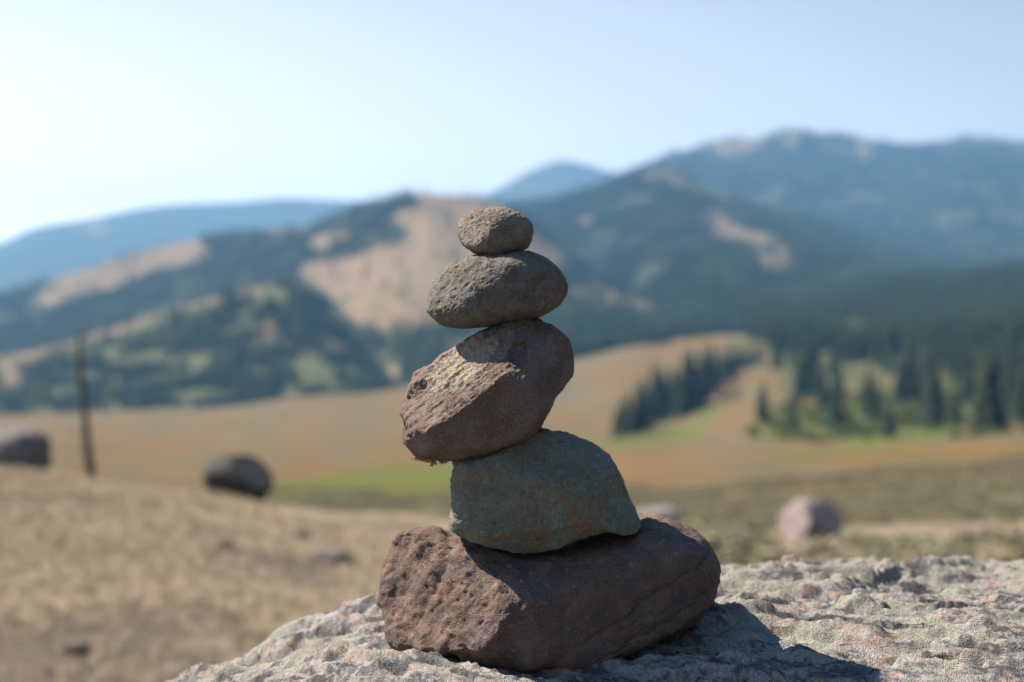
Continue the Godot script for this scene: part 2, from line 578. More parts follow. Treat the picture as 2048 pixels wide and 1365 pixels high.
func make_hills() -> void:
	hills.near_spur = {
		"ridge": [[-800, 770, 1300], [-200, 742, 1280], [0, 712, 1260], [100, 694, 1240], [200, 664, 1220], [330, 622, 1200], [440, 592, 1180], [520, 572, 1170], [580, 574, 1160], [640, 606, 1140], [690, 660, 1110], [730, 706, 1080], [780, 764, 1040], [840, 830, 1000], [900, 880, 980]],
		"foot": [[-800, 860, 60.0], [0, 880, 62.0], [350, 890, 60.0], [700, 900, 52.0], [900, 900, 52.0]],
		"shape": 1.0, "bumps": 0.09, "freq": 0.008, "floor": Color(0.085, 0.090, 0.040),
		"bare": [poly([330, 604, 390, 588, 450, 586, 445, 604, 380, 622, 330, 634]), poly([470, 570, 510, 552, 550, 566, 525, 588, 480, 594]), poly([-200, 760, 0, 716, 60, 694, 150, 674, 240, 646, 330, 612, 330, 636, 240, 668, 150, 700, 60, 726, 0, 748, -200, 790]), poly([615, 690, 700, 680, 712, 700, 640, 712]), poly([490, 655, 560, 645, 565, 672, 510, 676]), poly([0, 716, 40, 720, 45, 770, 0, 780])]}
	hills.bare_hill = {
		"ridge": [[-1000, 720, 2700], [-300, 655, 2600], [0, 592, 2500], [120, 554, 2450], [230, 520, 2400], [330, 491, 2350], [400, 478, 2300], [480, 468, 2250], [560, 456, 2200], [640, 446, 2150], [700, 420, 2100], [770, 404, 2050], [840, 388, 2000], [900, 390, 1960], [960, 397, 1920], [1020, 420, 1850], [1080, 462, 1760], [1140, 515, 1660], [1200, 560, 1560], [1300, 596, 1450], [1400, 622, 1380], [1500, 660, 1330], [1600, 700, 1300]],
		"foot": [[-1000, 1250, 90.0], [0, 1200, 84.0], [500, 1150, 76.0], [700, 1000, 58.0], [800, 930, 46.0], [1000, 900, 34.0], [1200, 900, 22.0], [1400, 900, 14.0], [1600, 900, 8.0]],
		"shape": 1.05, "bumps": 0.06, "freq": 0.004, "floor": Color(0.042, 0.045, 0.027),
		"bare": [poly([60, 590, 130, 545, 230, 508, 340, 474, 405, 470, 420, 500, 395, 528, 250, 562, 120, 605, 60, 612]), poly([490, 462, 560, 440, 640, 428, 622, 452, 540, 468]),
			poly([838, 380, 900, 382, 985, 392, 1060, 460, 1145, 512, 1120, 534, 1060, 524, 1000, 600, 880, 640, 760, 668, 705, 648, 662, 592, 596, 548, 620, 525, 700, 512, 770, 492, 815, 468, 785, 440, 828, 410]),
			poly([1120, 560, 1250, 584, 1400, 610, 1400, 632, 1260, 612, 1120, 590]), poly([618, 484, 690, 450, 712, 464, 640, 498]), poly([1180, 575, 1300, 592, 1290, 604, 1180, 590]), poly([730, 720, 790, 735, 780, 790, 735, 780])]}
	hills.front_mountain = {
		"ridge": [[820, 470, 2728], [960, 412, 2728], [1040, 410, 2728], [1130, 396, 2684], [1200, 376, 2640], [1290, 342, 2640], [1340, 340, 2596], [1420, 378, 2552], [1500, 402, 2508], [1600, 436, 2464], [1700, 476, 2420], [1800, 508, 2376], [2048, 548, 2288], [2600, 580, 2200]],
		"foot": [[820, 1300, 40.0], [1200, 1250, 26.0], [1400, 1050, 10.0], [1700, 980, 2.0], [2048, 960, -4.0], [2600, 960, -4.0]],
		"shape": 1.25, "bumps": 0.07, "freq": 0.0028, "floor": Color(0.036, 0.042, 0.027),
		"bare": [poly([1270, 345, 1330, 335, 1420, 368, 1520, 398, 1605, 412, 1590, 432, 1500, 412, 1420, 392, 1340, 366]), poly([1392, 420, 1440, 414, 1490, 448, 1545, 474, 1595, 520, 1570, 532, 1500, 492, 1440, 472, 1400, 442]), poly([1155, 436, 1180, 428, 1194, 444, 1176, 462, 1156, 456]), poly([1270, 398, 1300, 392, 1305, 412, 1276, 414]), poly([1500, 500, 1570, 505, 1590, 540, 1520, 530]), poly([1350, 475, 1385, 470, 1390, 494, 1356, 496]),
			poly([1660, 668, 1700, 645, 1765, 632, 1760, 662, 1690, 690]), poly([1985, 640, 2060, 632, 2060, 668, 1990, 664])]}
	hills.back_mountain = {
		"ridge": [[1000, 440, 4200], [1150, 390, 4200], [1240, 354, 4200], [1290, 330, 4200], [1370, 300, 4200], [1460, 277, 4200], [1520, 280, 4200], [1570, 262, 4200], [1640, 270, 4200], [1690, 272, 4200], [1740, 281, 4200], [1800, 291, 4200], [1870, 291, 4116], [1940, 277, 4032], [2000, 284, 3948], [2060, 289, 3864], [2300, 300, 3780], [2900, 330, 3696]],
		"foot": [[1000, 2436, 30.0], [1500, 2310, 0.0], [2048, 2016, 0.0], [2900, 1932, 0.0]],
		"shape": 1.15, "bumps": 0.08, "freq": 0.0016, "floor": Color(0.039, 0.042, 0.030),
		"bare": [poly([1380, 295, 1470, 272, 1540, 282, 1480, 310]), poly([1560, 256, 1600, 268, 1590, 300, 1565, 296]), poly([1700, 268, 1745, 276, 1750, 318, 1722, 312]), poly([1950, 372, 1990, 368, 1995, 384, 1955, 388])]}
	hills.far_peak = {
		"ridge": [[840, 460, 6560], [920, 420, 6560], [960, 396, 6560], [1000, 376, 6560], [1060, 342, 6560], [1120, 322, 6560], [1160, 326, 6560], [1210, 341, 6560], [1260, 350, 6560], [1330, 380, 6560], [1420, 420, 6560]],
		"foot": [[840, 4480, 60.0], [1420, 4480, 60.0]],
		"shape": 1.1, "bumps": 0.05, "freq": 0.001, "floor": Color(0.042, 0.045, 0.033), "bare": []}
	hills.far_ridge = {
		"ridge": [[-1200, 640, 7030], [-300, 590, 7030], [0, 487, 7030], [70, 457, 7030], [180, 438, 7030], [260, 421, 7030], [330, 411, 7030], [420, 406, 7030], [480, 404, 7030], [560, 397, 7030], [640, 399, 7030], [720, 404, 7030], [820, 420, 7030], [940, 460, 7030]],
		"foot": [[-1200, 4440, 60.0], [940, 4440, 60.0]],
		"shape": 1.1, "bumps": 0.05, "freq": 0.0009, "floor": Color(0.042, 0.048, 0.033), "bare": [poly([160, 445, 210, 450, 215, 466, 175, 460])]}
	var m := flat_mat("hillside", Color.WHITE, 1.0, true)
	m.metallic_specular = 0.1
	for k in hills:
		setting({"near_spur": "hill", "bare_hill": "hill_001", "front_mountain": "mountain", "back_mountain": "mountain_001", "far_peak": "mountain_002", "far_ridge": "mountain_003"}[k], hill_mesh(hills[k]), m)

# ------------------------------------------------------------------ the boulder under the cairn

# height of its top relative to the lens, x to the right and d away from the lens
func boulder_top(x: float, d: float) -> float:
	var h := -0.2314 - 0.35 * (d - 1.147) * (d - 1.147) + 0.05 * minf(x, 0.12)
	h -= 0.57 * pow(maxf(0.0, -x + 0.25 * (d - 1.0)), 2.0) + 0.05 * pow(maxf(0.0, x - 0.42), 2.0)
	return h

func boulder_relief(x: float, d: float) -> float:
	# layers of the gneiss run across, bending down with the left shoulder
	var bend := d + 0.30 * x - 0.25 * maxf(0.0, -x)
	var u := x * 0.95 + d * 0.2
	# broken layers: flat treads and short risers
	var q0 := 3.2 * n1.get_noise_2d(u * 3.6, bend * 9.0) + 0.9 * n1.get_noise_2d(u * 16.0, bend * 34.0)
	var fl := floorf(q0)
	var h := 0.0048 * (fl + smoothstep(0.30, 0.70, q0 - fl)) + 0.002 * q0
	h += 0.0035 * n1.get_noise_2d(u * 12.0, bend * 40.0)
	var crack := smoothstep(0.62, 0.86, n4.get_noise_2d(u * 5.0 + 5.0, bend * 19.0))
	h -= 0.013 * crack
	var lump := n3.get_noise_2d(u * 75.0, bend * 150.0)
	h += 0.0018 * (-0.5 - lump)
	h += 0.0036 * n5.get_noise_2d(u * 55.0, bend * 120.0)
	for l in LEDGES:
		var off: float = absf(x - l[0]) / l[2]
		if off > 1.4 or d < l[1] - 0.03 or d > l[1] + l[4] * 1.3 + 0.03:
			continue
		var edge: float = l[1] + 0.014 * n2.get_noise_2d(x * 11.0, l[1] * 50.0) + 0.003 * n2.get_noise_2d(x * 40.0, l[1] * 90.0) + 0.012 * off * off
		h += 0.62 * l[3] * smoothstep(-0.005, 0.004, d - edge) * smoothstep(1.0, 0.25, (d - edge) / l[4]) * smoothstep(1.25, 0.7, off + 0.25 * n2.get_noise_2d(x * 60.0, d * 60.0))
	# hollows
	for q in HOLLOWS:
		var ex: float = (x - q[0]) / q[2]
		var ed: float = (d - q[1]) / q[3]
		var w: float = n1.get_noise_2d(x * 22.0 + q[0] * 99.0, d * 40.0) * 0.45
		h -= q[4] * smoothstep(1.0, 0.45, ex * ex + ed * ed + w)
	return h

# broken edges of layers that step up away from the lens: [x, distance, half width, height, depth of the tread]
const LEDGES := [[0.1825, 1.114, 0.040, 0.015, 0.07], [0.2985, 1.256, 0.060, 0.019, 0.09], [-0.137, 1.160, 0.075, 0.014, 0.12], [0.405, 1.31, 0.030, 0.012, 0.06], [0.268, 1.085, 0.022, 0.011, 0.04],
	[0.22, 1.185, 0.075, 0.009, 0.06], [0.26, 0.995, 0.090, 0.006, 0.04], [0.40, 1.05, 0.080, 0.007, 0.05], [0.44, 1.17, 0.070, 0.008, 0.05], [-0.20, 1.045, 0.060, 0.006, 0.05], [0.36, 0.94, 0.07, 0.006, 0.04], [-0.06, 0.94, 0.08, 0.005, 0.03]]

const HOLLOWS := [
	[0.345, 1.22, 0.06, 0.018, 0.007], [0.24, 1.10, 0.03, 0.014, 0.006], [-0.10, 1.03, 0.03, 0.010, 0.005], [0.30, 0.97, 0.05, 0.012, 0.005]]

func make_base_boulder() -> void:
	var xs := PackedFloat64Array()
	var x := -1.35
	while x < 1.55:
		xs.append(x)
		x += 0.0021 if x > -0.36 and x < 0.56 else 0.03
	var ds := PackedFloat64Array()
	var d := 0.34
	while d < 2.35:
		ds.append(d)
		d += 0.0021 if d > 0.84 and d < 1.58 else 0.025
	var nu := xs.size()
	var nv := ds.size()
	var pos := PackedVector3Array()
	var col := PackedColorArray()
	pos.resize(nu * nv)
	col.resize(nu * nv)
	var lichen := Color(0.314, 0.305, 0.245)
	var pink := Color(0.344, 0.232, 0.185)
	var grey := Color(0.129, 0.125, 0.125)
	var pale := Color(0.325, 0.305, 0.285)
	var gold := Color(0.258, 0.155, 0.013)
	for j in nv:
		var dd := ds[j]
		for i in nu:
			var xx := xs[i]
			var near := absf(xx - 0.1) < 0.6 and dd > 0.8 and dd < 1.62
			var rel := boulder_relief(xx, dd) if near else 0.012 * n1.get_noise_2d(xx * 6.0, dd * 14.0)
			var side := pow(absf((xx - 0.12) / 1.2), 4.0) + pow(absf((dd - 1.25) / 0.92), 4.0)
			var y := boulder_top(xx, dd) + rel
			if side > 0.55:
				y -= 1.5 * pow(side - 0.55, 1.6)
			pos[j * nu + i] = Vector3(xx, maxf(EYE.y + y, -0.5), -dd)
			var bend := dd + 0.30 * xx
			var layer := n1.get_noise_2d(xx * 9.0, bend * 46.0)
			var patch := n1.get_noise_2d(xx * 13.0 + 77.0, dd * 13.0)
			var speck := n2.get_noise_2d(xx * 170.0, bend * 260.0)
			var c := pale.lerp(grey, smoothstep(-0.05, 0.22, layer + 0.4 * speck))
			c = c.lerp(pink, 0.65 * smoothstep(0.02, 0.35, -layer * 0.7 + 0.7 * n2.get_noise_2d(xx * 60.0 + 8.0, bend * 130.0)))
			c = c.lerp(Color(0.058, 0.055, 0.054), 0.85 * smoothstep(0.08, 0.22, n5.get_noise_2d(xx * 34.0 + 50.0, bend * 120.0) + 0.25 * layer))
			var l := smoothstep(-0.02, 0.05, patch + 0.22 * n1.get_noise_2d(xx * 70.0, dd * 70.0) - 0.02 - 0.25 * smoothstep(1.05, 0.9, dd) * smoothstep(0.0, 0.2, xx))
			c = c.lerp(lichen, 0.75 * l)
			var g := n2.get_noise_2d(xx * 26.0 + 300.0, dd * 40.0) + 0.5 * n2.get_noise_2d(xx * 120.0, dd * 120.0)
			c = c.lerp(gold, 0.8 * smoothstep(1.0, 1.15, g))
			col[j * nu + i] = c
	var m := rock_mat("lichen_gneiss", tex.grainy, 14.0, 0.30, 0.85, 0.4)
	var o := obj("boulder", grid_mesh(nu, nv, pos, col, false), m)
	tag(o, "large pale pink-grey gneiss boulder crusted with lichen carrying the stone stack", "boulder")

# ------------------------------------------------------------------ the cairn

# A stone from its outline in the photograph (columns and rows), rounded to the front and the back.
# cuts: flat faces as [point x, y, z, normal x, y, z, softness], in photograph pixels from the middle, z towards the lens
func stone_mesh(o: Dictionary) -> ArrayMesh:
	var c: Vector2 = o.mid
	var k: float = o.depth / F
	var outline: PackedVector2Array = o.outline
	var R := PackedFloat64Array()
	var n := 720
	R.resize(n)
	for i in n:
		var a := TAU * i / n
		var dir := Vector2(cos(a), -sin(a))
		var far := 0.0
		for e in outline.size():
			var hit = Geometry2D.segment_intersects_segment(c, c + dir * 2000.0, outline[e], outline[(e + 1) % outline.size()])
			if hit != null:
				far = maxf(far, (hit as Vector2).distance_to(c))
		R[i] = far
	for i in n:
		if R[i] == 0.0:
			R[i] = R[(i + n - 1) % n]
	var S := PackedFloat64Array()
	S.resize(n)
	for i in n:
		var t := 0.0
		for q in range(-60, 61):
			t += R[(i + q + n) % n]
		S[i] = t / 121.0
	var nu: int = o.nu
	var nv: int = o.nv
	var pos := PackedVector3Array()
	pos.resize(nu * nv)
	var power: float = o.power
	var cuts: Array = o.cuts
	for j in nv:
		var lat := -PI / 2 + PI * j / (nv - 1.0)
		for i in nu:
			var u := TAU * i / nu - PI
			var lon := u - 0.45 * sin(u)
			var d := Vector3(sin(lon) * cos(lat), sin(lat), cos(lon) * cos(lat))
			var rho := sqrt(d.x * d.x + d.y * d.y)
			var th := fposmod(atan2(d.y, d.x), TAU) / TAU * n
			var q0 := int(th) % n
			var q1 := (q0 + 1) % n
			var tt := th - floorf(th)
			var r := lerpf(R[q0], R[q1], tt)
			var rs := lerpf(S[q0], S[q1], tt)
			r = lerpf(rs, r, rho * rho)
			var f := pow(pow(rho, power) + pow(absf(d.z), power), -1.0 / power)
			var p := Vector3.ZERO
			if rho > 1e-6:
				p.x = d.x / rho * r * rho * f
				p.y = d.y / rho * r * rho * f
			p.z = d.z * f * (o.front if d.z > 0.0 else o.back)
			for cut in cuts:
				var nn := Vector3(cut[3], cut[4], cut[5]).normalized()
				var e := nn.dot(p - Vector3(cut[0], cut[1], cut[2]))
				var w: float = cut[6]
				if e > w:
					p -= nn * e
				elif e > -w:
					p -= nn * ((e + w) * (e + w) / (4.0 * w))
			pos[j * nu + i] = p
	var nrm := grid_normals(nu, nv, pos, true)
	var col := PackedColorArray()
	col.resize(nu * nv)
	var relief: Callable = o.relief
	var colour: Callable = o.colour
	for i in pos.size():
		var p := pos[i]
		var h: float = relief.call(p, nrm[i])
		pos[i] = (p + nrm[i] * h) * k
		col[i] = colour.call(p, h, nrm[i])
	return grid_mesh(nu, nv, pos, col, true)

func add_stone(called: String, o: Dictionary, mat: Material, label: String) -> MeshInstance3D:
	var m := stone_mesh(o)
	var s := obj(called, m, mat)
	s.position = at(o.mid.x, o.mid.y, o.depth)
	s.basis = cam_basis
	tag(s, label, "stone", "stones stacked in the cairn")
	return s

func pits(p: Vector3, size: float, share: float) -> float:
	# small round holes: 1 in the middle of a hole, 0 outside
	var q := p / size
	var keep := n2.get_noise_3dv(q * 0.9 + Vector3(7, 3, 1))
	return smoothstep(share, share * 0.35, n3.get_noise_3dv(q) + 1.0) * smoothstep(-0.2, 0.2, keep)

func make_cairn() -> void:
	var volcanic := rock_mat("vesicular_stone", tex.rock, 22.0, 0.20, 0.9, 0.3)
	var red := rock_mat("red_stone", tex.rock, 15.0, 0.24, 0.9, 0.28)
	var slate := rock_mat("slate_stone", tex.rock, 20.0, 0.16, 0.8, 0.4)

	# the wide base stone
	var base := {"mid": Vector2(1090, 1195), "depth": 1.06, "front": 275.0, "back": 190.0, "power": 2.7, "nu": 430, "nv": 330,
		"outline": poly([748.6, 1205, 751, 1176, 749, 1146, 757, 1121, 768, 1088, 793, 1070, 822, 1063, 855, 1063, 881, 1068, 896, 1074, 912, 1071, 932, 1073, 958, 1080, 998, 1090, 1050, 1097, 1123, 1090, 1196, 1068, 1251, 1056, 1280, 1040, 1291, 1033, 1320, 1029, 1343, 1036, 1361, 1047, 1390, 1062, 1416, 1088, 1432, 1117, 1437, 1139, 1434, 1158, 1423, 1190, 1405, 1220, 1394, 1249, 1357, 1267, 1313, 1286, 1284, 1304, 1266, 1317, 1247, 1319, 1229, 1301, 1196, 1311, 1134, 1311, 1104, 1320, 1072, 1322, 1039, 1326, 998, 1335, 947, 1331, 903, 1335, 874, 1337, 845, 1331, 812, 1311, 793, 1289, 768, 1275, 764, 1249, 757, 1220]),
		"cuts": [[-80, 0, 258, -0.72, 0.24, 0.65, 12.0], [-80, -20, 252, 0.30, -0.04, 0.95, 14.0], [0, 68, 190, 0.0, 0.76, 0.65, 34.0], [0, -100, 200, 0.0, -0.62, 0.78, 25.0], [-150, -95, 150, -0.35, -0.78, 0.5, 18.0], [223, -91, 20, 0.45, -0.84, 0.30, 14.0]],
		"relief": func(p: Vector3, n: Vector3) -> float:
			var left := smoothstep(-50.0, -100.0, p.x)
			var h := 9.0 * n1.get_noise_3dv(p / 120.0)
			h += left * (9.0 * n2.get_noise_3dv(Vector3(p.x / 60.0, p.y / 130.0, p.z / 60.0) + Vector3(9, 0, 0)) + 3.2 * n2.get_noise_3dv(p / 36.0))
			var seam := n4.get_noise_3dv(p / 85.0 + Vector3(0, 4, 0))
			h -= lerpf(2.0, 3.0, left) * smoothstep(0.6, 0.95, seam)
			h += lerpf(2.8, 4.6, left) * n5.get_noise_3dv(p / 24.0)
			# a knob low on the front, and two slanting cracks across the right face
			h += 24.0 * exp(-((p.x + 30.0) * (p.x + 30.0) / 500.0 + (p.y + 68.0) * (p.y + 68.0) / 700.0)) * smoothstep(0.0, 60.0, p.z)
			for q in [[0.62, -95.0, 6.0], [0.55, -142.0, 4.0], [0.35, -75.0, 3.0]]:
				var e: float = p.y - q[0] * p.x - q[1] + 9.0 * n2.get_noise_2d(p.x / 50.0, q[1])
				h -= q[2] * exp(-e * e / 18.0) * smoothstep(20.0, 110.0, p.x) * smoothstep(0.0, 60.0, p.z)
			return h,
		"colour": func(p: Vector3, h: float, n: Vector3) -> Color:
			var c := Color(0.168, 0.112, 0.090)
			var v := n1.get_noise_3dv(p / 60.0 + Vector3(3, 0, 0))
			c = c.lerp(Color(0.205, 0.138, 0.108), smoothstep(0.0, 0.4, v))
			c = c.lerp(Color(0.140, 0.108, 0.098), smoothstep(0.0, 0.45, -v))
			var w := n1.get_noise_3dv(p / 16.0 + Vector3(60, 0, 0))
			return c.lerp(Color(0.34, 0.26, 0.22), 0.7 * smoothstep(0.40, 0.55, w))}
	add_stone("cairn_stone", base, red, "wide rough red-brown stone lying on the lichen boulder, lowest of the stack")

	# the slate-grey block
	var block := {"mid": Vector2(1080, 985), "depth": 1.03, "front": 120.0, "back": 130.0, "power": 4.0, "nu": 330, "nv": 240,
		"outline": poly([905, 912, 907, 950, 905, 967, 907, 983, 905, 1004, 904, 1023, 898, 1039, 899, 1054, 913, 1065, 937, 1078, 955, 1080, 981, 1087, 1014, 1093, 1051, 1099, 1073, 1098, 1103, 1092, 1131, 1084, 1152, 1069, 1178, 1060, 1209, 1055, 1230, 1059, 1253, 1065, 1270, 1064, 1279, 1053, 1278, 1041, 1267, 1009, 1248, 967, 1234, 938, 1218, 910, 1197, 892, 1176, 882, 1164, 881, 1150, 875, 1134, 869, 1115, 869, 1108, 868, 1094, 862, 1084, 859, 1072, 864, 1060, 872, 1033, 882, 990, 896, 960, 905, 930, 908]),
		"cuts": [[0, -20, 112, -0.05, -0.06, 1.0, 5.0], [60, 30, 104, 0.20, 0.62, 0.76, 3.0], [128, -10, 92, 0.74, 0.10, 0.66, 3.0], [0, -68, 102, 0.05, -0.66, 0.75, 3.0], [-158, 0, 100, -0.72, 0.0, 0.69, 4.0]],
		"relief": func(p: Vector3, n: Vector3) -> float:
			var h := 5.0 * n1.get_noise_3dv(p / 100.0 + Vector3(20, 0, 0))
			h += 3.4 * n5.get_noise_3dv(Vector3(p.x / 40.0, p.y / 24.0, p.z / 40.0))
			h -= 3.0 * smoothstep(0.6, 0.95, n4.get_noise_3dv(Vector3(p.x / 130.0, p.y / 60.0, p.z / 90.0)))
			h += smoothstep(-140.0, -170.0, p.x) * 6.0 * n5.get_noise_3dv(Vector3(p.x / 60.0, p.y / 18.0, p.z / 30.0))
			h -= 1.2 * pits(p, 12.0, 0.5)
			return h,
		"colour": func(p: Vector3, h: float, n: Vector3) -> Color:
			var v := n1.get_noise_3dv(p / 70.0 + Vector3(0, 30, 0))
			var c := Color(0.167, 0.168, 0.126).lerp(Color(0.200, 0.155, 0.096), smoothstep(-0.05, 0.12, v + 0.35 * n5.get_noise_3dv(p / 30.0)))
			c = c.lerp(Color(0.171, 0.191, 0.160), smoothstep(0.02, 0.12, n1.get_noise_3dv(p / 110.0 + Vector3(0, 7, 5)) + 0.25 * n5.get_noise_3dv(p / 26.0)))
			c = c.lerp(Color(0.253, 0.230, 0.169), 0.5 * smoothstep(0.1, 0.4, n5.get_noise_3dv(p / 30.0 + Vector3(5, 0, 0))))
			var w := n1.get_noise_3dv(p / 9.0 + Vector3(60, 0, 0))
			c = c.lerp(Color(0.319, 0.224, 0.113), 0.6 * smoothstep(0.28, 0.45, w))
			return c.lerp(Color(0.373, 0.382, 0.304), 0.4 * smoothstep(0.28, 0.45, n1.get_noise_3dv(p / 10.0 + Vector3(0, 0, 80))))}
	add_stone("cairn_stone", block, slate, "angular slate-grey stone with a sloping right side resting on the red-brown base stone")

	# the tilted faceted stone
	var tilt := {"mid": Vector2(975, 785), "depth": 1.03, "front": 150.0, "back": 120.0, "power": 2.9, "nu": 360, "nv": 300,
		"outline": poly([982, 655, 1009, 644, 1034, 638, 1059, 636, 1079, 638, 1091, 646, 1109, 652, 1129, 666, 1144, 680, 1151, 705, 1151, 730, 1145, 752, 1129, 772, 1111, 794, 1099, 819, 1086, 842, 1079, 859, 1066, 872, 1039, 888, 1009, 897, 984, 910, 959, 919, 934, 921, 909, 920, 884, 919, 860, 915, 838, 918, 832, 914, 820, 899, 811, 886, 808, 869, 811, 849, 802, 827, 804, 817, 811, 807, 813, 785, 821, 767, 826, 750, 835, 742, 860, 732, 875, 716, 899, 700, 919, 690, 939, 677, 959, 666]),
		# the sunlit upper face above a long slanting edge, the shaded front below it, and the turned right end
		"cuts": [[-40, -10, 128, -0.50, 0.62, 0.60, 6.0], [20, -40, 128, 0.10, -0.22, 0.97, 10.0], [108, 40, 90, 0.80, 0.16, 0.58, 16.0], [40, -105, 100, 0.12, -0.72, 0.68, 16.0], [90, 60, 100, 0.30, 0.62, 0.72, 14.0]],
		"relief": func(p: Vector3, n: Vector3) -> float:
			var top := smoothstep(0.1, 0.4, -n.x * 0.5 + n.y * 0.62 + n.z * 0.2)
			# along the slanting edge the layers show as steps
			var across := -0.61 * p.x + 0.79 * p.y
			var along := 0.79 * p.x + 0.61 * p.y
			var h := 4.0 * n1.get_noise_3dv(p / 80.0 + Vector3(0, 0, 10))
			h += lerpf(0.8, 3.4, top) * n4.get_noise_3dv(Vector3(along / 95.0, across / 22.0, p.z / 40.0))
			h += lerpf(1.2, 3.4, top) * n5.get_noise_3dv(p / 20.0)
			h -= 1.0 * pits(p + Vector3(50, 0, 0), 13.0, 0.5)
			# two hollows in the sunlit face
			for q in [[-140.0, 5.0, 26.0, 11.0, 13.0], [62.0, 82.0, 22.0, 16.0, 9.0], [-70.0, 18.0, 20.0, 4.0, 3.0]]:
				var dx: float = p.x - q[0]
				var dy: float = p.y - q[1]
				var ea: float = (0.79 * dx + 0.61 * dy) / q[2]
				var eb: float = (-0.61 * dx + 0.79 * dy) / q[3]
				h -= q[4] * smoothstep(1.2, 0.5, ea * ea + eb * eb + 0.5 * n2.get_noise_2d(p.x / 12.0, p.y / 12.0)) * smoothstep(0.0, 40.0, p.z)
			return h,
		"colour": func(p: Vector3, h: float, n: Vector3) -> Color:
			var v := n1.get_noise_3dv(p / 70.0 + Vector3(0, 60, 0))
			var c := Color(0.215, 0.160, 0.135).lerp(Color(0.170, 0.118, 0.095), smoothstep(-0.2, 0.3, v))
			# a crust of pale lichen on the upper face
			var e := Vector2((p.x + 45.0) * 0.79 + (p.y - 62.0) * 0.61, -(p.x + 45.0) * 0.61 + (p.y - 62.0) * 0.79)
			var l := e.x * e.x / 6500.0 + e.y * e.y / 1000.0 + 1.1 * n5.get_noise_3dv(p / 22.0)
			if p.z > 0.0:
				c = c.lerp(Color(0.33, 0.30, 0.235), 0.9 * smoothstep(1.05, 0.85, l))
				c = c.lerp(Color(0.42, 0.27, 0.12), 0.7 * smoothstep(1.0, 0.8, l) * smoothstep(0.1, 0.25, n1.get_noise_3dv(p / 6.0)))
			var w := n1.get_noise_3dv(p / 12.0 + Vector3(60, 0, 0))
			c = c.lerp(Color(0.312, 0.254, 0.221), 0.6 * smoothstep(0.3, 0.5, w))
			return c.lerp(Color(0.082, 0.057, 0.045), 0.8 * smoothstep(0.5, 0.62, n1.get_noise_3dv(p / 8.0 + Vector3(0, 90, 0))))}
	var tilted := add_stone("cairn_stone", tilt, red, "tilted faceted red-brown stone with a pale lichen patch, balanced on the slate-grey stone")
	add_roots(tilted)

	# the smooth oval stone
	var oval := {"mid": Vector2(995, 580), "depth": 1.03, "front": 105.0, "back": 100.0, "power": 2.25, "nu": 270, "nv": 190,
		"outline": poly([853, 614, 854, 600, 859, 580, 866, 561, 879, 541, 896, 527, 915, 518, 940, 512, 976, 508, 1013, 505, 1037, 501, 1057, 502, 1074, 508, 1096, 518, 1115, 533, 1130, 553, 1136, 573, 1133, 592, 1120, 610, 1101, 624, 1079, 635, 1047, 641, 1018, 647, 993, 652, 974, 655, 950, 657, 930, 658, 905, 655, 881, 649, 864, 636, 854, 624]),
		"cuts": [[-24, 16, 98, -0.54, 0.42, 0.72, 28.0], [40, 0, 98, 0.12, -0.10, 1.0, 24.0]],
		"relief": func(p: Vector3, n: Vector3) -> float:
			var worn := smoothstep(10.0, -70.0, p.x - p.y * 0.8)
			var h := 2.5 * n1.get_noise_3dv(p / 60.0 + Vector3(0, 0, 30))
			h += lerpf(1.0, 3.4, worn) * n5.get_noise_3dv(p / 19.0)
			h -= lerpf(0.7, 2.2, worn) * pits(p + Vector3(6, 6, 6) * n2.get_noise_3dv(p / 9.0), 7.5, 0.5)
			return h,
		"colour": func(p: Vector3, h: float, n: Vector3) -> Color:
			var v := n1.get_noise_3dv(p / 50.0 + Vector3(0, 60, 30))
			var c := Color(0.190, 0.172, 0.145).lerp(Color(0.160, 0.128, 0.102), smoothstep(-0.1, 0.3, v))
			c = c.lerp(Color(0.215, 0.210, 0.185), 0.8 * smoothstep(0.05, 0.3, n5.get_noise_3dv(p / 34.0 + Vector3(0, 9, 0))))
			return c.lerp(Color(0.085, 0.070, 0.058), 0.8 * smoothstep(0.30, 0.42, n1.get_noise_3dv(p / 6.0 + Vector3(30, 0, 0))))}
	add_stone("cairn_stone", oval, volcanic, "smooth oval grey-brown pitted stone lying between the tilted stone and the smallest stone")

